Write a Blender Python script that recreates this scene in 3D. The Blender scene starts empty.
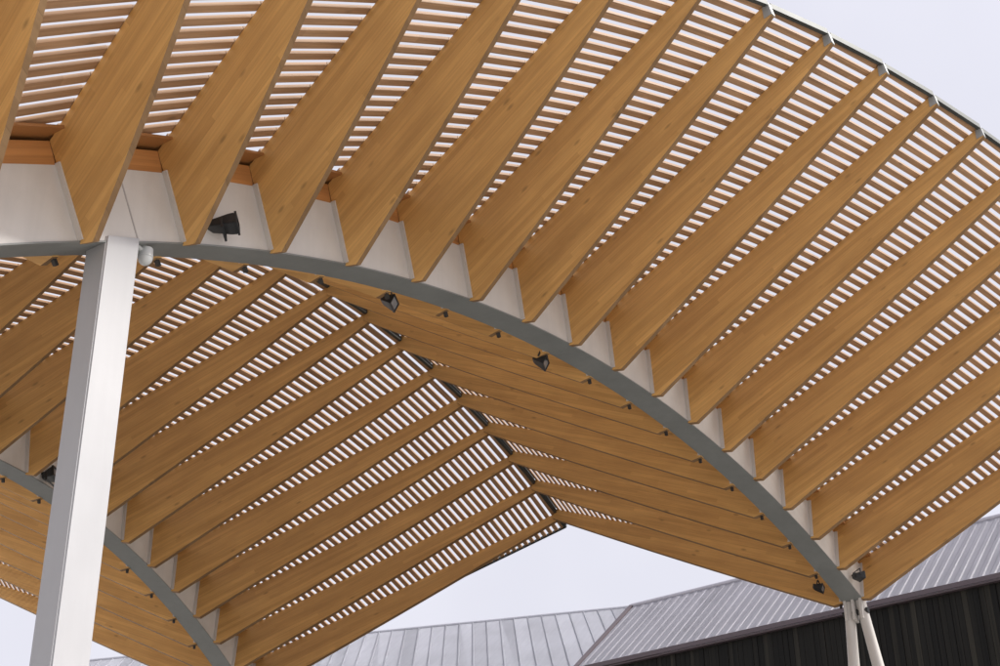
import bpy, bmesh, math, random
from math import sin, cos, atan2, sqrt, radians, tan
from mathutils import Vector, Matrix
random.seed(4)
scene = bpy.context.scene
COL = scene.collection

# ------------------------------------------------------------------ helpers
def tag(o, label=None, cat=None, group=None, kind=None):
    if label: o['label'] = label
    if cat: o['category'] = cat
    if group: o['group'] = group
    if kind: o['kind'] = kind
    return o

def link(name, mesh, mat, parent=None):
    o = bpy.data.objects.new(name, mesh)
    if mat: 
        if not mesh.materials: mesh.materials.append(mat)
    COL.objects.link(o)
    if parent: o.parent = parent
    return o

def empty(name, loc=(0, 0, 0), rz=0.0, parent=None):
    o = bpy.data.objects.new(name, None)
    COL.objects.link(o)
    o.location = loc; o.rotation_euler = (0, 0, rz)
    o.empty_display_size = .3
    if parent: o.parent = parent
    return o

def bm_obj(name, bm, mat, parent=None, smooth=False, bevel=0.0):
    if bevel:
        bmesh.ops.bevel(bm, geom=list(bm.edges), offset=bevel, segments=2, affect='EDGES', profile=.6)
    bmesh.ops.recalc_face_normals(bm, faces=bm.faces)
    me = bpy.data.meshes.new(name)
    bm.to_mesh(me); bm.free()
    if smooth:
        for p in me.polygons: p.use_smooth = True
    return link(name, me, mat, parent)

def hexa(bm, q):
    """box from 8 corners: q[0..3] one face, q[4..7] the opposite one"""
    v = [bm.verts.new(c) for c in q]
    for f in ((0, 1, 2, 3), (7, 6, 5, 4), (0, 4, 5, 1), (1, 5, 6, 2), (2, 6, 7, 3), (3, 7, 4, 0)):
        bm.faces.new([v[i] for i in f])
    return v

def box(bm, cx, cy, cz, sx, sy, sz, M=None):
    a, b, c = sx / 2, sy / 2, sz / 2
    q = [(-a, -b, -c), (a, -b, -c), (a, b, -c), (-a, b, -c), (-a, -b, c), (a, -b, c), (a, b, c), (-a, b, c)]
    q = [Vector((x + cx, y + cy, z + cz)) for x, y, z in q]
    if M: q = [M @ x for x in q]
    return hexa(bm, q)

def tube(bm, a, b, r0, r1, n=16, cap=True):
    a, b = Vector(a), Vector(b); d = (b - a).normalized()
    s = d.orthogonal().normalized(); t = d.cross(s)
    A = [bm.verts.new(a + (s * cos(k * 2 * math.pi / n) + t * sin(k * 2 * math.pi / n)) * r0) for k in range(n)]
    B = [bm.verts.new(b + (s * cos(k * 2 * math.pi / n) + t * sin(k * 2 * math.pi / n)) * r1) for k in range(n)]
    for k in range(n):
        bm.faces.new((A[k], A[(k + 1) % n], B[(k + 1) % n], B[k]))
    if cap:
        bm.faces.new(A[::-1]); bm.faces.new(B)

# ------------------------------------------------------------------ materials
class NT:
    def __init__(s, name):
        s.m = bpy.data.materials.new(name); s.m.use_nodes = True
        s.n = s.m.node_tree.nodes; s.l = s.m.node_tree.links
        s.b = s.n['Principled BSDF']
    def new(s, t, **kw):
        x = s.n.new(t)
        for k, v in kw.items(): setattr(x, k, v)
        return x
    def put(s, inp, v):
        if hasattr(v, 'is_output'): s.l.new(v, inp)
        else: inp.default_value = v
    def math(s, op, a, b=0.0, clamp=False):
        x = s.new('ShaderNodeMath', operation=op); x.use_clamp = clamp
        s.put(x.inputs[0], a); s.put(x.inputs[1], b); return x.outputs[0]
    def mix(s, f, a, b, mode='MIX'):
        x = s.new('ShaderNodeMix', data_type='RGBA', blend_type=mode)
        s.put(x.inputs[0], f); s.put(x.inputs[6], a); s.put(x.inputs[7], b); return x.outputs[2]
    def ramp(s, v, *stops):
        x = s.new('ShaderNodeValToRGB'); e = x.color_ramp.elements
        while len(e) < len(stops): e.new(.5)
        for i, (p, c) in enumerate(stops):
            e[i].position = p; e[i].color = c if len(c) == 4 else (*c, 1)
        s.put(x.inputs[0], v); return x.outputs[0]
    def noise(s, vec, scale, detail=4, rough=.55):
        x = s.new('ShaderNodeTexNoise'); x.inputs['Scale'].default_value = scale
        x.inputs['Detail'].default_value = detail; x.inputs['Roughness'].default_value = rough
        if vec is not None: s.l.new(vec, x.inputs['Vector'])
        return x.outputs[0]
    def vmul(s, v, k):
        x = s.new('ShaderNodeVectorMath', operation='MULTIPLY'); s.l.new(v, x.inputs[0]); x.inputs[1].default_value = k
        return x.outputs[0]

def wood(name, base, vary=.12, uvmap=True, lam=.042):
    t = NT(name)
    oi = t.new('ShaderNodeObjectInfo')
    if uvmap:
        src = t.new('ShaderNodeUVMap'); src.uv_map = 'UVMap'; co = src.outputs[0]
    else:
        src = t.new('ShaderNodeTexCoord'); co = src.outputs['Object']
    off = t.new('ShaderNodeVectorMath', operation='ADD'); t.l.new(co, off.inputs[0])
    cx = t.new('ShaderNodeCombineXYZ')
    t.put(cx.inputs[0], t.math('MULTIPLY', oi.outputs['Random'], 37.0)); t.put(cx.inputs[2], t.math('MULTIPLY', oi.outputs['Random'], 11.0))
    t.l.new(cx.outputs[0], off.inputs[1]); P = off.outputs[0]
    sep = t.new('ShaderNodeSeparateXYZ'); t.l.new(P, sep.inputs[0])
    # laminations
    li = t.math('FLOOR', t.math('DIVIDE', sep.outputs[1], lam))
    seg = t.math('FLOOR', t.math('ADD', t.math('MULTIPLY', sep.outputs[0], .55), t.math('MULTIPLY', li, 3.77)))
    wn = t.new('ShaderNodeTexWhiteNoise', noise_dimensions='2D')
    c2 = t.new('ShaderNodeCombineXYZ'); t.put(c2.inputs[0], li); t.put(c2.inputs[1], seg); t.l.new(c2.outputs[0], wn.inputs[0])
    fr = t.math('FRACT', t.math('DIVIDE', sep.outputs[1], lam))
    joint = t.math('LESS_THAN', fr, .05)
    # grain, warped a little per lamination
    c3 = t.new('ShaderNodeCombineXYZ'); t.put(c3.inputs[0], t.math('MULTIPLY', sep.outputs[0], 1.3))
    t.put(c3.inputs[1], t.math('MULTIPLY', sep.outputs[1], 42.0)); t.put(c3.inputs[2], t.math('MULTIPLY', li, 5.3))
    g = t.noise(c3.outputs[0], 1.6, 5, .62)
    blot = t.noise(t.vmul(P, (1.2, 3.5, 1)), 1.5, 3)
    col = t.ramp(g, (.28, tuple(c * (1 - 1.7 * vary) for c in base)), (.62, base), (.85, tuple(min(1, c * (1 + vary)) for c in base)))
    lm = t.ramp(wn.outputs[0], (0, (.87, .84, .80)), (1, (1.08, 1.08, 1.08)))
    col = t.mix(1.0, col, lm, 'MULTIPLY')
    col = t.mix(t.math('MULTIPLY', joint, .28), col, tuple(c * .45 for c in base) + (1,))
    bl = t.ramp(blot, (.3, (.86, .82, .78)), (.7, (1.07, 1.06, 1.04)))
    col = t.mix(.85, col, bl, 'MULTIPLY')
    # knots
    vo = t.new('ShaderNodeTexVoronoi'); vo.inputs['Scale'].default_value = 1.0
    t.l.new(t.vmul(P, (3.2, 9.0, 1)), vo.inputs['Vector'])
    kn = t.ramp(vo.outputs['Distance'], (.05, (1, 1, 1)), (.15, (0, 0, 0)))
    wn2 = t.new('ShaderNodeSeparateColor'); t.l.new(vo.outputs['Color'], wn2.inputs[0])
    km = t.math('MULTIPLY', kn, t.math('GREATER_THAN', wn2.outputs[0], .60))
    col = t.mix(t.math('MULTIPLY', km, .55), col, tuple(c * .30 for c in base) + (1,))
    t.l.new(col, t.b.inputs['Base Color'])
    t.put(t.b.inputs['Roughness'], t.math('ADD', t.math('MULTIPLY', g, .25), .48))
    bp = t.new('ShaderNodeBump'); bp.inputs['Strength'].default_value = .18; bp.inputs['Distance'].default_value = .004
    t.l.new(g, bp.inputs['Height']); t.l.new(bp.outputs[0], t.b.inputs['Normal'])
    return t.m

def paint(name, base, rough=.45, metal=0.0, dirt=.12, scale=3.0):
    t = NT(name)
    tc = t.new('ShaderNodeTexCoord')
    n1 = t.noise(tc.outputs['Object'], scale, 5, .6)
    n2 = t.noise(t.vmul(tc.outputs['Object'], (9, 9, .8)), 1.5, 4, .6)
    col = t.ramp(n1, (.3, tuple(c * (1 - dirt) for c in base)), (.7, base))
    col = t.mix(.5, col, t.ramp(n2, (.3, (1 - dirt,) * 3), (.6, (1, 1, 1))), 'MULTIPLY')
    t.l.new(col, t.b.inputs['Base Color'])
    t.put(t.b.inputs['Roughness'], t.math('ADD', t.math('MULTIPLY', n1, .2), rough - .1))
    t.b.inputs['Metallic'].default_value = metal
    return t.m

M_WOOD = wood('glulam_timber', (.64, .378, .132))
M_EDGE = wood('dark_timber_underside', (.25, .15, .07))  # darker timber for the beam faces that point downwards
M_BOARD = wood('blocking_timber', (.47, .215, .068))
M_SLAT = wood('slat_timber', (.40, .245, .140), vary=.2, lam=.2)
M_WHITE = paint('white_painted_steel', (.58, .555, .53), .42, dirt=.10)
M_COLUMN = paint('white_column_paint', (.40, .40, .415), .40, dirt=.07, scale=1.5)
M_GREY = paint('grey_painted_steel', (.21, .218, .212), .5, dirt=.14)
M_CAP = paint('galvanised_steel', (.42, .43, .42), .42, .5)
M_DARK = paint('dark_edge_steel', (.055, .06, .058), .5, .3)
M_LUG = paint('bracket_steel', (.045, .04, .036), .55, .3)
M_BLACK = paint('black_lamp_housing', (.022, .023, .025), .38, .0)
M_LENS = paint('lamp_glass', (.20, .21, .23), .12)
M_DOME = paint('pale_plastic', (.56, .58, .58), .35)
M_SEAM = paint('seam_grey', (.36, .34, .33), .6)  # plain grey of the splice joint strip

# ------------------------------------------------------------------ canopy geometry (1 unit = one beam bay along the arch)
U = 0.70
P = dict(a1=.515287, a2=-1.630628, a3=.215042, a4=.002714, b2=-.349545, b3=-.113593, hw=.630506, hs=.199339,
         fw=.294230, s0=.133026, s1=.426153, t=.068, yl=-.255844, D=22.380837, psi=.376281, tb=.16,
         l0=.039237, l1=.280771, l2=-.073324, l3=.024648, rad=1.0045, q=.130035, ry=.146594, dz2=-.073838)
Z0 = 7.688145                                  # height of the arch datum above the ground, m
YF = .028                                      # far web of the arch box
FE = .050                                      # far edge of the grey bottom flange

def arch(k):
    u = (k - 9) / 8.0
    return (k - 9) + P['b2'] * u * u + P['b3'] * u ** 3, P['a1'] * u + P['a2'] * u * u + P['a3'] * u ** 3 + P['a4'] * u ** 4
def nrm(k):
    x0, z0 = arch(k - 1e-3); x1, z1 = arch(k + 1e-3); th = atan2(z1 - z0, x1 - x0) * P['rad']
    return -sin(th), cos(th)
def pt(k, y, h, t=0.0):
    """point at beam station k, across offset y, height h square to the arch, t along the arch (bay units -> metres)"""
    x, z = arch(k); nx, nz = nrm(k)
    return Vector(((x + nx * h + nz * t) * U, y * U, (z + nz * h - nx * t) * U + Z0))
def Lof(k):
    u = (k - 9) / 8.0; x, z = arch(k)
    return (x + P['D']) * tan(P['psi'] / 2) + P['l0'] + P['l1'] * u + P['l2'] * u * u + P['l3'] * u ** 3
HB = P['hw'] + P['hs']

def hbase(k): return HB - .010 * max(0, k - 4)      # the beams get a little shallower towards the foot
class Wing:
    """side -1: towards the viewer, +1: away.  drop lowers the outer edge."""
    def __init__(s, side, drop=0.0):
        s.side = side; s.drop = drop
        s.y0 = P['yl'] if side < 0 else YF
        s.yc = -.414 if side < 0 else .185
        s.yw = -.285 if side < 0 else YF + .004
    def base(s, k): return s.y0, hbase(k)
    def tip(s, k):
        L = Lof(k); return s.side * L, HB + P['s0'] + P['s1'] * L - s.drop
    def top(s, k, d, dh=0.0, t=0.0):
        """point on the top line at distance d (units) inwards from the tip"""
        (y0, h0), (y1, h1) = s.base(k), s.tip(k)
        n = math.hypot(y1 - y0, h1 - h0); f = d / n
        return pt(k, y1 + (y0 - y1) * f, h1 + (h0 - h1) * f + dh, t)
    def length(s, k):
        (y0, h0), (y1, h1) = s.base(k), s.tip(k); return math.hypot(y1 - y0, h1 - h0)

def make_beam(w, k):
    (y0, h0), (y1, h1) = w.base(k), w.tip(k)
    prof = [(y0, h0), (y1, h1)]
    yb, hb = y1 + w.side * .035, h1 - (P['tb'] if w.side < 0 else .21)
    for f in (0, .12, .25, .4, .55, .75):          # underside bellies slightly, shallow at the tip
        prof.append((yb + (w.yc - yb) * f, hb + (-.050 - hb) * f - .03 * math.sin(f * math.pi)))
    prof += [(w.yc, -.050), (w.yw, -.026)]
    d = Vector((y1 - y0, h1 - h0)).normalized()
    bm = bmesh.new(); uvl = bm.loops.layers.uv.new('UVMap')
    A = [bm.verts.new(pt(k, y, h, 0)) for y, h in prof]
    B = [bm.verts.new(pt(k, y, h, P['t'])) for y, h in prof]
    uv = {}
    for V, sh in ((A, 0), (B, .011)):
        for v, (y, h) in zip(V, prof):
            r = Vector((y - y0, h - h0)); uv[v] = (r.dot(d) * U, (d.x * r.y - d.y * r.x) * U * w.side + sh)
    n = len(prof)
    bm.faces.new(A); bm.faces.new(B[::-1])
    for i in range(n): bm.faces.new((A[i], B[i], B[(i + 1) % n], A[(i + 1) % n]))
    bmesh.ops.recalc_face_normals(bm, faces=bm.faces)
    for f in bm.faces:
        for l in f.loops: l[uvl].uv = uv[l.vert]
    # the face between two profile edges: spread v over the thickness
    me = bpy.data.meshes.new('beam'); bm.to_mesh(me); bm.free()
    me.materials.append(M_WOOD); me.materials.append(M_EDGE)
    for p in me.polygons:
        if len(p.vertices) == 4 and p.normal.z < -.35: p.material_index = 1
    return me

def slat_bm(w, k0, k1, t0, t1, skip_last=False):
    """one bay of slats, parallel to the outer edge, as one mesh"""
    bm = bmesh.new(); uvl = bm.loops.layers.uv.new('UVMap')
    n0, n1 = w.length(k0), w.length(k1)
    q = P['q']; wd = .073; th = .028; g = .004
    i = 0
    while True:
        dc = q * (i + .55); i += 1
        d0, d1 = dc - wd / 2, dc + wd / 2
        if d1 > max(n0, n1) - .02: break
        fa, fb = 0.0, 1.0
        if d1 > n0 - .02:   # clipped where it runs onto the arch
            fa = min(1, (d1 + .02 - n0) / max(1e-6, n1 - n0))
        if d1 > n1 - .02:
            fb = max(0, 1 - (d1 + .02 - n1) / max(1e-6, n0 - n1))
        if fb - fa < .55: continue
        jit = random.uniform(-.003, .003); hj = random.uniform(0, .0015)
        def P3(f, d, h):
            a = w.top(k0, d + jit, h, t0); b = w.top(k1, d + jit, h, t1); return a.lerp(b, f)
        q8 = [P3(fa, d0, g + hj), P3(fb, d0, g + hj), P3(fb, d1, g + hj), P3(fa, d1, g + hj),
              P3(fa, d0, g + th), P3(fb, d0, g + th), P3(fb, d1, g + th), P3(fa, d1, g + th)]
        nf = len(bm.faces); vs = hexa(bm, q8)
        ru = random.uniform(0, 30); rv = random.uniform(0, 9)
        ln = (q8[1] - q8[0]).length
        uvs = [(0, 0), (ln, 0), (ln, wd * U), (0, wd * U), (0, .06), (ln, .06), (ln, .06 + wd * U), (0, .06 + wd * U)]
        bm.faces.ensure_lookup_table()
        idx = {v: n for n, v in enumerate(vs)}
        for f in list(bm.faces)[nf:]:
            for l in f.loops:
                a = uvs[idx[l.vert]]; l[uvl].uv = (a[0] + ru, a[1] + rv)
    return bm

def build_wing(root, w, ks, overhang=True, detail=True):
    for k in ks:
        b = link('beam', make_beam(w, k), M_WOOD, root)
        # white steel angle where the beam meets the arch (left-hand face)
        ys = w.y0; bm = bmesh.new(); s = w.side
        e = .018
        ya, yb = (w.yw, w.yw + s * .05)
        yc, yd = (w.y0 + s * .004, w.y0 + s * .054)
        hexa(bm, [pt(k, ya, -.0, -e), pt(k, yb, -.0, -e), pt(k, yb, -.0, -.001), pt(k, ya, -.0, -.001),
                  pt(k, yc, P['hw'] + .01, -e), pt(k, yd, P['hw'] + .01, -e), pt(k, yd, P['hw'] + .01, -.001), pt(k, yc, P['hw'] + .01, -.001)])
        bm_obj('bracket', bm, M_WHITE, b)
        # steel cap on the tip
        if s < 0:
            y1, h1 = w.tip(k); bm = bmesh.new(); o = .010; tt = P['t']; yy = y1 + s * .02; g = P['s1']
            i0 = y1 - s * .055
            hexa(bm, [pt(k, i0, h1 - .012 - g * .055, -o), pt(k, yy, h1 + .004, -o), pt(k, yy + s * .025, h1 - .15, -o), pt(k, i0, h1 - .15 - g * .055, -o),
                      pt(k, i0, h1 - .012 - g * .055, tt + o), pt(k, yy, h1 + .004, tt + o), pt(k, yy + s * .025, h1 - .15, tt + o), pt(k, i0, h1 - .15 - g * .055, tt + o)])
            bm_obj('end_cap', bm, M_CAP, b)
        if s > 0:
            # dark lug that hangs beside the flange under every far beam
            bm = bmesh.new()
            hexa(bm, [pt(k, FE + .012, .03, .026), pt(k, FE + .048, .03, .026), pt(k, FE + .048, .03, .060), pt(k, FE + .012, .03, .060),
                      pt(k, FE + .012, -.085, .042), pt(k, FE + .048, -.085, .042), pt(k, FE + .048, -.085, .076), pt(k, FE + .012, -.085, .076)])
            bm_obj('lug', bm, M_LUG, b)
    pairs = list(zip(ks[:-1], ks[1:]))
    for k0, k1 in pairs:
        bm = slat_bm(w, k0, k1, .004, -.0005 + 0)
        bm_obj('slat_panel', bm, M_SLAT, root)
    if overhang:
        k0 = ks[-1]
        bm = slat_bm(w, k0, k0 + .46, .004, 0)
        bm_obj('slat_panel', bm, M_SLAT, root)
        # thin dark edge batten that ties the free slat ends together
        bm = bmesh.new(); ke = k0 + .46; n = w.length(ke)
        hexa(bm, [w.top(ke, 0, -.018, 0), w.top(ke, n - .1, -.018, 0), w.top(ke, n - .1, -.018, .03), w.top(ke, 0, -.018, .03),
                  w.top(ke, 0, .040, 0), w.top(ke, n - .1, .040, 0), w.top(ke, n - .1, .040, .03), w.top(ke, 0, .040, .03)])
        bm_obj('edge_batten', bm, M_DARK, root)
    # outer edge fascia, one straight board per bay
    bm = bmesh.new()
    st = list(ks) + ([ks[-1] + .46] if overhang else [])
    for k0, k1 in zip(st[:-1], st[1:]):
        a0 = P['t'] + .013; b1 = -.014 if k1 != st[-1] or not overhang else 0
        def F(k, t, d, h): return w.top(k, d * (1 if w.side < 0 else .55), h, t)
        hexa(bm, [F(k0, a0, .028, -.030), F(k1, b1, .028, -.030), F(k1, b1, -.022, -.040), F(k0, a0, -.022, -.040),
                  F(k0, a0, .028, .024), F(k1, b1, .028, .024), F(k1, b1, -.022, .024), F(k0, a0, -.022, .024)])
    bm_obj('edge_fascia', bm, M_DARK, root)

def strip(name, prof, ka, kb, step, mat, parent, bev=0):
    """sweep a closed (y,h) profile along the arch"""
    bm = bmesh.new(); rows = []
    n = int(round((kb - ka) / step))
    for i in range(n + 1):
        k = ka + (kb - ka) * i / n
        rows.append([bm.verts.new(pt(k, y, h)) for y, h in (prof(k) if callable(prof) else prof)])
    m = len(rows[0])
    for r0, r1 in zip(rows[:-1], rows[1:]):
        for j in range(m): bm.faces.new((r0[j], r0[(j + 1) % m], r1[(j + 1) % m], r1[j]))
    bm.faces.new(rows[0]); bm.faces.new(rows[-1][::-1])
    return bm_obj(name, bm, mat, parent)

def build_arch(root, ka, kb, ks):
    fl = strip('arch_flange', [(-.294, 0), (-.294, -.014), (FE - .01, -.014), (FE, 0)], ka, kb, .25, M_GREY, root)
    # near web (white), far web
    strip('arch_web', [(-.284, .003), (P['yl'] - .004, P['hw']), (P['yl'] + .016, P['hw']), (-.264, .003)], ka, kb, .25, M_WHITE, root)
    strip('arch_web', [(YF, .003), (YF, P['hw']), (YF - .02, P['hw']), (YF - .02, .003)], ka, kb, .25, M_WHITE, root)
    # solid boarding over the arch
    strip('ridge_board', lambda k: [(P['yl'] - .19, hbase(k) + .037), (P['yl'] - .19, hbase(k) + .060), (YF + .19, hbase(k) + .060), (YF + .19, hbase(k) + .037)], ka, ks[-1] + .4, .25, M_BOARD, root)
    # timber blocking between the beams, above the web
    for y, in ((P['yl'],), (YF - .03,)):
        bm = bmesh.new(); uvl = bm.loops.layers.uv.new('UVMap')
        for k in ks[:-1]:
            q = [pt(k, y, P['hw'] + .002, P['t'] + .004), pt(k + 1, y, P['hw'] + .002, -.004), pt(k + 1, y + .03, P['hw'] + .002, -.004), pt(k, y + .03, P['hw'] + .002, P['t'] + .004),
                 pt(k, y, hbase(k), P['t'] + .004), pt(k + 1, y, hbase(k + 1), -.004), pt(k + 1, y + .03, hbase(k + 1), -.004), pt(k, y + .03, hbase(k), P['t'] + .004)]
            nf = len(bm.faces); vs = hexa(bm, q)
            r = random.uniform(0, 20)
            uvq = [(0, 0), (.6, 0), (.6, .02), (0, .02), (0, .14), (.6, .14), (.6, .12), (0, .12)]
            ix = {v: i for i, v in enumerate(vs)}
            for f in list(bm.faces)[nf:]:
                for l in f.loops: l[uvl].uv = (uvq[ix[l.vert]][0] + r, uvq[ix[l.vert]][1] + r)
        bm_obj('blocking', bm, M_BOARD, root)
    return fl

# ------------------------------------------------------------------ near canopy
CK = 1.42
near = empty('timber_canopy', (arch(CK)[0] * U, -.15 * U, 0))
tag(near, 'nearer timber slat canopy with white web plates, a grey arch and white column', 'canopy', 'slatted timber arch canopies')
near_inv = Matrix.Translation(-near.location)
g0 = empty('tmp'); 
KS = list(range(-1, 18))
build_wing(g0, Wing(-1), KS); build_wing(g0, Wing(1), KS); build_arch(g0, -1.3, 17.22, KS)

def column(root, k0, k1, y0, y1):
    """square white post below the arch, up to the web plate"""
    xa, xb = arch(k0)[0] * U, arch(k1)[0] * U
    bm = bmesh.new()
    za, zb = arch(k0)[1] * U + Z0 + .03, arch(k1)[1] * U + Z0 + .012
    q = [(xa, y0 * U, 0), (xb, y0 * U, 0), (xb, y1 * U, 0), (xa, y1 * U, 0), (xa, y0 * U, za), (xb, y0 * U, zb), (xb, y1 * U, zb), (xa, y1 * U, za)]
    hexa(bm, [Vector(c) for c in q])
    ed = [e for e in bm.edges if abs((e.verts[0].co - e.verts[1].co).normalized().z) > .9]
    bmesh.ops.bevel(bm, geom=ed, offset=.008, segments=3, affect='EDGES')
    c = bm_obj('column', bm, M_COLUMN, root)
    bm = bmesh.new(); box(bm, (xa + xb) / 2, (y0 + y1) / 2 * U, .012, xb - xa + .2, (y1 - y0) * U + .2, .024)
    bm_obj('base_plate', bm, M_GREY, c)
    return c
column(g0, 1.235, 1.555, -.302, -.06)
# splice seam in the web plate above the column
bm = bmesh.new()
hexa(bm, [pt(1.545, -.2875, .01), pt(1.557, -.2875, .01), pt(1.557, -.284, .01), pt(1.545, -.284, .01),
          pt(1.545, P['yl'] - .0075, P['hw'] - .01), pt(1.557, P['yl'] - .0075, P['hw'] - .01), pt(1.557, P['yl'] - .004, P['hw'] - .01), pt(1.545, P['yl'] - .004, P['hw'] - .01)])
bm_obj('splice_joint', bm, M_SEAM, g0)

def legs(root, k):
    a = pt(k, -.13, -.05)
    bm = bmesh.new()      # knuckle plates and pin at the springing
    for y in (-.26, -.13, .0):
        p0 = pt(k, y, -.04)
        hexa(bm, [pt(k - .12, y - .02, .0), pt(k + .14, y - .02, .0), pt(k + .16, y - .02, -.30), pt(k - .02, y - .02, -.32),
                  pt(k - .12, y + .02, .0), pt(k + .14, y + .02, .0), pt(k + .16, y + .02, -.30), pt(k - .02, y + .02, -.32)])
    kn = bm_obj('knuckle', bm, M_WHITE, root)
    bm = bmesh.new(); tube(bm, pt(k + .06, -.34, -.16), pt(k + .06, .08, -.16), .035, .035)
    bm_obj('pin', bm, M_BLACK, kn)
    top = pt(k + .06, -.13, -.14)
    for dy, dx in ((-.9, .45), (.55, .25)):
        bm = bmesh.new()
        t0 = top + Vector((0, .065 * (1 if dy > 0 else -1), 0)); f = Vector((top.x + dx, top.y + dy, .02))
        mid = t0.lerp(f, .45)
        tube(bm, t0 + Vector((0, 0, .12)), mid, .056, .088, 24); tube(bm, mid, f, .088, .06, 24)
        st = bm_obj('strut', bm, M_WHITE, root, smooth=False)
        bm = bmesh.new(); box(bm, f.x, f.y, .015, .3, .3, .03); bm_obj('base_plate', bm, M_GREY, st)
legs(g0, 17.1)
for c in list(g0.children):
    c.parent = near; c.location = c.location - near.location

# ------------------------------------------------------------------ far canopy: the same module turned about the centre of the ring
RZ = P['psi']; piv = Vector((-P['D'] * U, 0, 0))
R = Matrix.Rotation(RZ, 4, 'Z')
off = piv - (R @ piv) + Vector((0, P['ry'] * U, P['dz2'] * U))
far_loc = R @ Vector(near.location) + off
far = empty('timber_canopy', (far_loc.x, far_loc.y, 0), RZ)
tag(far, 'farther timber slat canopy behind the white column, its grey arch low at the left', 'canopy', 'slatted timber arch canopies')
dz = off.z
def adopt(o, parent):
    o.parent = parent
KF = set(range(3, 18))
# wing towards the viewer, arch and legs: copies of the near canopy's parts
def copy_part(o, parent, top=True):
    c = o.copy(); COL.objects.link(c); c.parent = parent
    if top: c.location = o.location + Vector((0, 0, dz))
    for ch in o.children: copy_part(ch, c, False)
    return c
g1 = empty('tmp')
FKS = list(range(2, 18))
build_wing(g1, Wing(1, drop=.30), FKS)
for c in list(near.children):
    far_side = None
    # centre of the part in canopy space tells which wing it belongs to
    cs = [Vector(v) for v in c.bound_box]; cy = sum(v.y for v in cs) / 8 ; cxx = sum(v.x for v in cs) / 8
    n = c.name.split('.')[0]
    if n in ('beam', 'slat_panel', 'edge_fascia', 'edge_batten'):
        if cy > 0: continue
        if n in ('beam', 'slat_panel') and cxx < arch(2)[0] * U - .45: continue
    if n in ('splice_joint',): continue
    q = copy_part(c, far)
    for ch in list(q.children):
        if ch.name.startswith('end_cap'): bpy.data.objects.remove(ch)      # no caps along the shared ridge
for c in list(g1.children):
    c.parent = far; c.location = c.location - near.location + Vector((0, 0, dz))
for g in (g0, g1): bpy.data.objects.remove(g)

# ------------------------------------------------------------------ floodlights, dome
def floodlight(loc, aim, up=(0, 0, 1), s=1.0, label='', yoke_up=True, dl=1.0):
    """black tapered housing with a glass front, held by a U yoke; local +X = beam direction"""
    root = empty('floodlight', loc)
    x = Vector(aim).normalized(); z = Vector(up); y = z.cross(x).normalized(); z = x.cross(y).normalized()
    M = Matrix((x, y, z)).transposed().to_4x4()
    root.rotation_euler = M.to_euler()
    tag(root, label, 'floodlight', 'black floodlights on the arches')
    w, h, d = .15 * s, .080 * s, .22 * s * dl
    bm = bmesh.new()   # housing: tapered, deeper at the front rim
    r = [(-d * .62, .42), (-d * .45, .62), (d * .18, .96), (d * .38, 1.0)]
    rows = []
    for xx, f in r:
        rows.append([bm.verts.new((xx, a * w * f, b * h * f)) for a, b in ((-1, -1), (1, -1), (1, 1), (-1, 1))])
    for a, b in zip(rows[:-1], rows[1:]):
        for j in range(4): bm.faces.new((a[j], a[(j + 1) % 4], b[(j + 1) % 4], b[j]))
    bm.faces.new(rows[0]); bm.faces.new(rows[-1][::-1])
    bmesh.ops.bevel(bm, geom=list(bm.edges), offset=.008 * s, segments=2, affect='EDGES')
    bm_obj('housing', bm, M_BLACK, root)
    bm = bmesh.new()   # rim
    for a, b, c, dd in ((0, 1, 2.1, .12), (0, -1, 2.1, .12)): box(bm, d * .42, 0, b * h * .98, .03 * s, w * c, .022 * s)
    for b in (1, -1): box(bm, d * .42, b * w * .98, 0, .03 * s, .022 * s, h * 1.8)
    bm_obj('rim', bm, M_BLACK, root)
    bm = bmesh.new(); box(bm, d * .405, 0, 0, .008 * s, w * 1.85, h * 1.8)
    bm_obj('glass', bm, M_LENS, root)
    bm = bmesh.new()   # cooling fins on the back
    for i in range(5): box(bm, -d * .40, (i - 2) * w * .27, h * .5, d * .42, .008 * s, h * .5)
    bm_obj('cooling_fin', bm, M_BLACK, root)
    bm = bmesh.new()
    zz = (1 if yoke_up else -1) * h * 1.75
    for b in (1, -1): box(bm, -.01, b * w * 1.16, zz / 2, .03 * s, .010 * s, abs(zz))
    box(bm, -.01, 0, zz, .03 * s, w * 2.36, .010 * s)
    bm_obj('yoke', bm, M_BLACK, root)
    return root

cam_loc = Vector((-10.224428, -5.972195, 1.6))
floodlight(pt(2.40, -.40, .15), (.56, -.80, .14), s=.46, dl=1.75, label='black floodlight on the grey arch against a white plate, right of the white column', yoke_up=False)
floodlight(pt(5.22, .19, -.05), (.35, -.75, -.40), s=.46, label='black floodlight under the arch, first one right of the column beneath the near arch')
floodlight(pt(8.10, .19, -.06), (.35, -.75, -.40), s=.50, label='black floodlight hanging halfway along the underside of the near arch')
floodlight(pt(16.42, .19, -.04), (.2, -.8, -.25), s=.46, label='small black floodlight left of the arch foot, beneath the brown beams')
floodlight(pt(16.55, -.42, .10), (.70, -.60, .05), s=.46, label='small black floodlight at the arch foot, in front of the lowest right beam')
def farpt(k, y, h):
    v = R @ pt(k, y, h) + off; return v
floodlight(farpt(8.5, -.40, .10), (.4, -.9, .2), s=.62, label='black floodlight on the far arch, left of and behind the white column', yoke_up=False)

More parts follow.
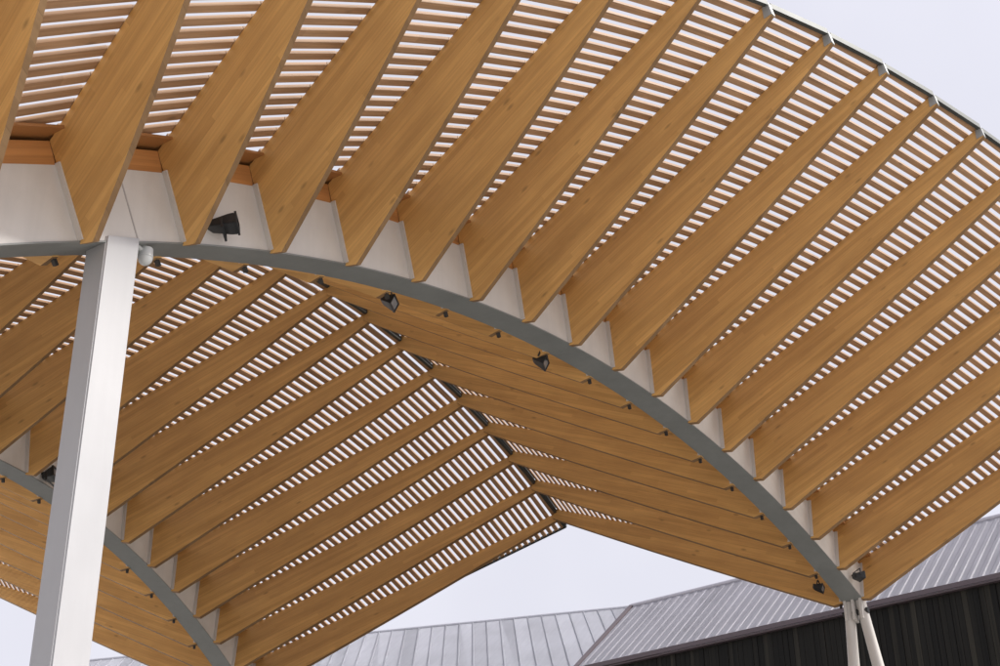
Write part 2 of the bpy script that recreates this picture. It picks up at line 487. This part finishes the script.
# white dome fitting on the right of the column head
dloc = pt(1.66, -.20, -.115)
dome = empty('dome_fitting', dloc); tag(dome, 'small pale dome fitting under the arch beside the white column head', 'dome fitting')
bm = bmesh.new(); bmesh.ops.create_uvsphere(bm, u_segments=24, v_segments=14, radius=.042)
for v in bm.verts: v.co.z *= 1.12
bm_obj('dome', bm, M_DOME, dome, smooth=True)
bm = bmesh.new(); tube(bm, (0, 0, .0), (0, 0, .06), .045, .040, 24); tube(bm, (-.02, 0, .035), (-.12, -.01, .05), .014, .014, 10)
bm_obj('mount', bm, M_DOME, dome)

# ------------------------------------------------------------------ halls behind
def roof_mat(name, base):
    t = NT(name); tc = t.new('ShaderNodeTexCoord')
    n = t.noise(tc.outputs['Object'], .7, 5); n2 = t.noise(t.vmul(tc.outputs['Object'], (1, 14, 1)), 1.0, 4)
    c = t.ramp(n, (.3, tuple(x * .88 for x in base)), (.7, base))
    c = t.mix(.6, c, t.ramp(n2, (.3, (.85, .85, .87)), (.7, (1.03, 1.03, 1.03))), 'MULTIPLY')
    t.l.new(c, t.b.inputs['Base Color']); t.b.inputs['Roughness'].default_value = .5; t.b.inputs['Metallic'].default_value = .0
    return t.m
M_ROOF = roof_mat('ribbed_zinc_roof', (.50, .49, .54))
M_ROOF2 = roof_mat('pale_ribbed_roof', (.52, .525, .575))
def clad_mat():
    t = NT('dark_board_cladding'); tc = t.new('ShaderNodeTexCoord')
    sep = t.new('ShaderNodeSeparateXYZ'); t.l.new(tc.outputs['Object'], sep.inputs[0])
    bi = t.math('FLOOR', t.math('DIVIDE', sep.outputs[1], .10))
    wn = t.new('ShaderNodeTexWhiteNoise', noise_dimensions='1D'); t.l.new(bi, wn.inputs['W'])
    st = t.noise(t.vmul(tc.outputs['Object'], (8, 22, .35)), 1.0, 5, .65)
    c = t.ramp(wn.outputs[0], (0, (.006, .006, .0055)), (.75, (.012, .0115, .010)), (1, (.028, .026, .021)))
    c = t.mix(.8, c, t.ramp(st, (.35, (.5, .5, .5)), (.7, (1.7, 1.65, 1.5))), 'MULTIPLY')
    t.l.new(c, t.b.inputs['Base Color']); t.b.inputs['Roughness'].default_value = .8
    t.b.inputs['Specular IOR Level'].default_value = .25
    return t.m
M_CLAD = clad_mat()
M_FASC = paint('purple_brown_flashing', (.10, .075, .085), .5)

def hall(name, label, origin, az, y0, y1, eave, run, pitch, mat, rib, wallmat, ribh=.03, group=None, wall=True, skew=0.0, seam=False):
    """long shed: local +Y along the eave, local +X away from the viewer; eave at x=0"""
    root = empty(name, origin, az); tag(root, label, 'hall', group)
    rise = run * tan(pitch)
    if wall:
        bm = bmesh.new(); i = 0; y = y0
        while y < y1 - .02:
            wd = min(.10, y1 - y); dp = random.choice((0, 0, 0, .008, .014))
            box(bm, .02 - dp / 2, y + wd / 2, (eave - .185) / 2, .10 + dp, wd - .006, eave - .185); y += .10
        bm_obj('board_wall', bm, wallmat, root)
        bm = bmesh.new(); box(bm, run, (y0 + y1) / 2, (eave - .25) / 2, run * 2 - .8, y1 - y0 - .04, eave - .25)
        # gable ends
        for yy in (y0 + .05, y1 - .05):
            v = [bm.verts.new(c) for c in ((.35, yy - .03, eave - .2), (2 * run - .35, yy - .03, eave - .2), (run, yy - .03, eave + rise - .2 - .1),
                                           (.35, yy + .03, eave - .2), (2 * run - .35, yy + .03, eave - .2), (run, yy + .03, eave + rise - .2 - .1))]
            bm.faces.new(v[:3]); bm.faces.new(v[3:][::-1])
            for a, b in ((0, 1), (1, 2), (2, 0)): bm.faces.new((v[a], v[a + 3], v[b + 3], v[b]))
        bm_obj('wall', bm, wallmat, root)
    # ribbed sheets, front and back slope
    for s in (0, 1):
        bm = bmesh.new()
        prof = []; y = y0
        while y < y1:
            prof += ([(y, 0), (y + rib * .88, 0), (y + rib * .90, ribh), (y + rib * .98, ribh)] if seam else [(y, 0), (y + rib * .45, 0), (y + rib * .55, ribh), (y + rib * .9, ribh)]); y += rib
        prof = [p for p in prof if p[0] <= y1]
        nx, nz = -sin(pitch), cos(pitch)
        rows = []
        for (x, z) in ((-.12, eave - .12 * tan(pitch)), (run, eave + rise)):
            r = []
            for yy, h in prof:
                yy += x * tan(skew)
                X, Z = x + nx * h, z + nz * h
                if x == run: X = run
                if s: X = 2 * run - X
                r.append(bm.verts.new((X, yy, Z)))
            rows.append(r)
        for j in range(len(prof) - 1):
            bm.faces.new((rows[0][j], rows[0][j + 1], rows[1][j + 1], rows[1][j]))
        r2 = bmesh.ops.solidify(bm, geom=list(bm.faces), thickness=.012)
        bm_obj('roof', bm, mat, root)
    bm = bmesh.new()
    box(bm, -.14, (y0 + y1) / 2, eave - .105, .03, y1 - y0, .085)
    box(bm, -.04, (y0 + y1) / 2, eave - .165, .17, y1 - y0, .03)
    bm_obj('gutter', bm, M_FASC, root)
    bm = bmesh.new(); tube(bm, (run, y0 + run * tan(skew), eave + rise + .005), (run, y1 + run * tan(skew), eave + rise + .005), .05, .05, 12); bm_obj('ridge_cap', bm, mat, root)
    # verge flashing
    for yy in ((y0, y1) if not skew else ()):
        bm = bmesh.new()
        for s in (1, -1):
            hexa(bm, [Vector((run - s * (run + .12), yy - .05, eave - .12 * tan(pitch) - .12)), Vector((run, yy - .05, eave + rise - .12)), Vector((run, yy + .05, eave + rise - .12)), Vector((run - s * (run + .12), yy + .05, eave - .12 * tan(pitch) - .12)),
                      Vector((run - s * (run + .12), yy - .05, eave - .12 * tan(pitch) + .045)), Vector((run, yy - .05, eave + rise + .045)), Vector((run, yy + .05, eave + rise + .045)), Vector((run - s * (run + .12), yy + .05, eave - .12 * tan(pitch) + .045))])
        bm_obj('verge_flashing', bm, M_FASC, root)
    return root

# eave along az 2.17 deg
EH = 10.077
hall('clad_hall', 'dark board clad hall with a pale ribbed metal roof, lower right behind the canopy', (14.03, .647, 0), -radians(2.172),
     -16.0, 8.42, EH, 2.17, radians(39.4), M_ROOF, .21, M_CLAD, ribh=.018)
# second hall further back: ridge from (16.75,25.6) to (21.65,11.84) at 13.81 m
az2 = math.atan2(.33539, .94208)
pitch2 = radians(30.4); run2 = 6.0
rx, ry, rz_ = 21.648, 11.838, 13.808
nx, ny = .94208, .33539
hall('pale_roofed_hall', 'farther hall with a pale seamed roof, left of the dark board clad hall', (rx - nx * run2, ry - ny * run2, 0), az2,
     -.9 - run2 * tan(radians(15.9)), 15.6 - run2 * tan(radians(15.9)), rz_ - run2 * tan(pitch2), run2, pitch2, M_ROOF2, .36, M_CLAD, ribh=.022, skew=radians(15.9), seam=True)

# ------------------------------------------------------------------ ground
def ground_mat():
    t = NT('pale_paving'); tc = t.new('ShaderNodeTexCoord')
    br = t.new('ShaderNodeTexBrick'); br.inputs['Scale'].default_value = 1.0
    br.inputs['Brick Width'].default_value = .8; br.inputs['Row Height'].default_value = .4; br.inputs['Mortar Size'].default_value = .008
    t.l.new(tc.outputs['Object'], br.inputs['Vector'])
    br.inputs['Color1'].default_value = (.50, .475, .435, 1); br.inputs['Color2'].default_value = (.45, .43, .395, 1); br.inputs['Mortar'].default_value = (.14, .135, .13, 1)
    n = t.noise(tc.outputs['Object'], .5, 6)
    c = t.mix(.6, br.outputs[0], t.ramp(n, (.3, (.8, .8, .8)), (.7, (1.05, 1.05, 1.05))), 'MULTIPLY')
    t.l.new(c, t.b.inputs['Base Color']); t.b.inputs['Roughness'].default_value = .85
    return t.m
bm = bmesh.new(); s = 1500
bm.faces.new([bm.verts.new(c) for c in ((-s, -s, 0), (s, -s, 0), (s, s, 0), (-s, s, 0))])
tag(bm_obj('ground', bm, ground_mat()), kind='structure')

# added dark sheet on unseen ground, cuts bounce light between the two arches
M_ABSORB = paint('dark_absorber', (.045, .045, .047), .85, dirt=.3, scale=.8)
bm = bmesh.new()
bm.faces.new([bm.verts.new((x, y, .004)) for x, y in ((-14.5, -.6), (13.3, -.6), (13.6, 9.8), (10.0, 10.6), (-14.5, .6))])
tag(bm_obj('bounce_absorber', bm, M_ABSORB), kind='structure')

# ------------------------------------------------------------------ camera
yaw, pitch, roll, fpx = .9742594588, .5040791069, -.0169214542, 1515.57
cy, sy, cp, sp = cos(yaw), sin(yaw), cos(pitch), sin(pitch)
rr = Vector((cy, -sy, 0)); ff = Vector((sy * cp, cy * cp, sp)); uu = rr.cross(ff)
r2 = rr * cos(roll) + uu * sin(roll); u2 = -rr * sin(roll) + uu * cos(roll)
cd = bpy.data.cameras.new('camera'); cam = bpy.data.objects.new('camera', cd); COL.objects.link(cam)
cam.matrix_world = Matrix.Translation(cam_loc) @ Matrix((r2, u2, -ff)).transposed().to_4x4()
cd.sensor_width = 36; cd.lens = 36 * fpx / 1000; cd.clip_end = 5000; cd.clip_start = .05
scene.camera = cam

# ------------------------------------------------------------------ light: bright hazy overcast
SUN_EL, SUN_AZ = radians(46), radians(146)      # azimuth clockwise from +Y: veiled sun to the right of the camera
sd = bpy.data.lights.new('sun', 'SUN'); sd.energy = 3.2; sd.angle = radians(15); sd.color = (1, .96, .90)
so = bpy.data.objects.new('sun', sd); COL.objects.link(so)
dirv = Vector((sin(SUN_AZ) * cos(SUN_EL), cos(SUN_AZ) * cos(SUN_EL), sin(SUN_EL)))
so.rotation_euler = dirv.to_track_quat('Z', 'Y').to_euler()
wd = bpy.data.worlds.new('World'); scene.world = wd; wd.use_nodes = True
n, l = wd.node_tree.nodes, wd.node_tree.links
sky = n.new('ShaderNodeTexSky'); sky.sky_type = 'NISHITA'; sky.sun_disc = False
sky.sun_elevation = SUN_EL; sky.sun_rotation = SUN_AZ
sky.air_density = 1.0; sky.dust_density = 3.0; sky.ozone_density = 1.0
mx = n.new('ShaderNodeMix'); mx.data_type = 'RGBA'
# high thin cloud over nearly the whole sky
tc = n.new('ShaderNodeTexCoord'); nz = n.new('ShaderNodeTexNoise'); nz.inputs['Scale'].default_value = 1.6; nz.inputs['Detail'].default_value = 5
l.new(tc.outputs['Generated'], nz.inputs['Vector'])
rp = n.new('ShaderNodeValToRGB'); rp.color_ramp.elements[0].position = .3; rp.color_ramp.elements[0].color = (.80, .80, .80, 1)
rp.color_ramp.elements[1].position = .7; rp.color_ramp.elements[1].color = (.95, .95, .95, 1)
l.new(nz.outputs[0], rp.inputs[0]); l.new(rp.outputs[0], mx.inputs[0])
l.new(sky.outputs[0], mx.inputs[6]); mx.inputs[7].default_value = (7.75, 7.67, 8.45, 1)
# thin cloud is brighter around the veiled sun
geo = n.new('ShaderNodeVectorMath'); geo.operation = 'DOT_PRODUCT'; geo.inputs[1].default_value = dirv
nrmz = n.new('ShaderNodeVectorMath'); nrmz.operation = 'NORMALIZE'; l.new(tc.outputs['Generated'], nrmz.inputs[0]); l.new(nrmz.outputs[0], geo.inputs[0])
def wm(op, a, b):
    x = n.new('ShaderNodeMath'); x.operation = op
    for i, v in enumerate((a, b)):
        if hasattr(v, 'is_output'): l.new(v, x.inputs[i])
        else: x.inputs[i].default_value = v
    return x.outputs[0]
nz2 = n.new('ShaderNodeTexNoise'); nz2.inputs['Scale'].default_value = 3.2; nz2.inputs['Detail'].default_value = 6
l.new(tc.outputs['Generated'], nz2.inputs['Vector'])
gain = wm('ADD', wm('ADD', .90, wm('MULTIPLY', nz2.outputs[0], .20)), wm('MULTIPLY', .35, wm('POWER', wm('MAXIMUM', geo.outputs['Value'], 0.0), 4.0)))
sc = n.new('ShaderNodeVectorMath'); sc.operation = 'SCALE'
l.new(mx.outputs[2], sc.inputs[0]); l.new(gain, sc.inputs['Scale'])
l.new(sc.outputs[0], n['Background'].inputs[0]); n['Background'].inputs[1].default_value = .06

# ------------------------------------------------------------------ render
scene.render.engine = 'CYCLES'
scene.view_settings.view_transform = 'Standard'; scene.view_settings.look = 'None'
scene.view_settings.exposure = 0.95; scene.view_settings.gamma = 1
scene.view_settings.use_curve_mapping = False
scene.cycles.max_bounces = 8; scene.cycles.diffuse_bounces = 5
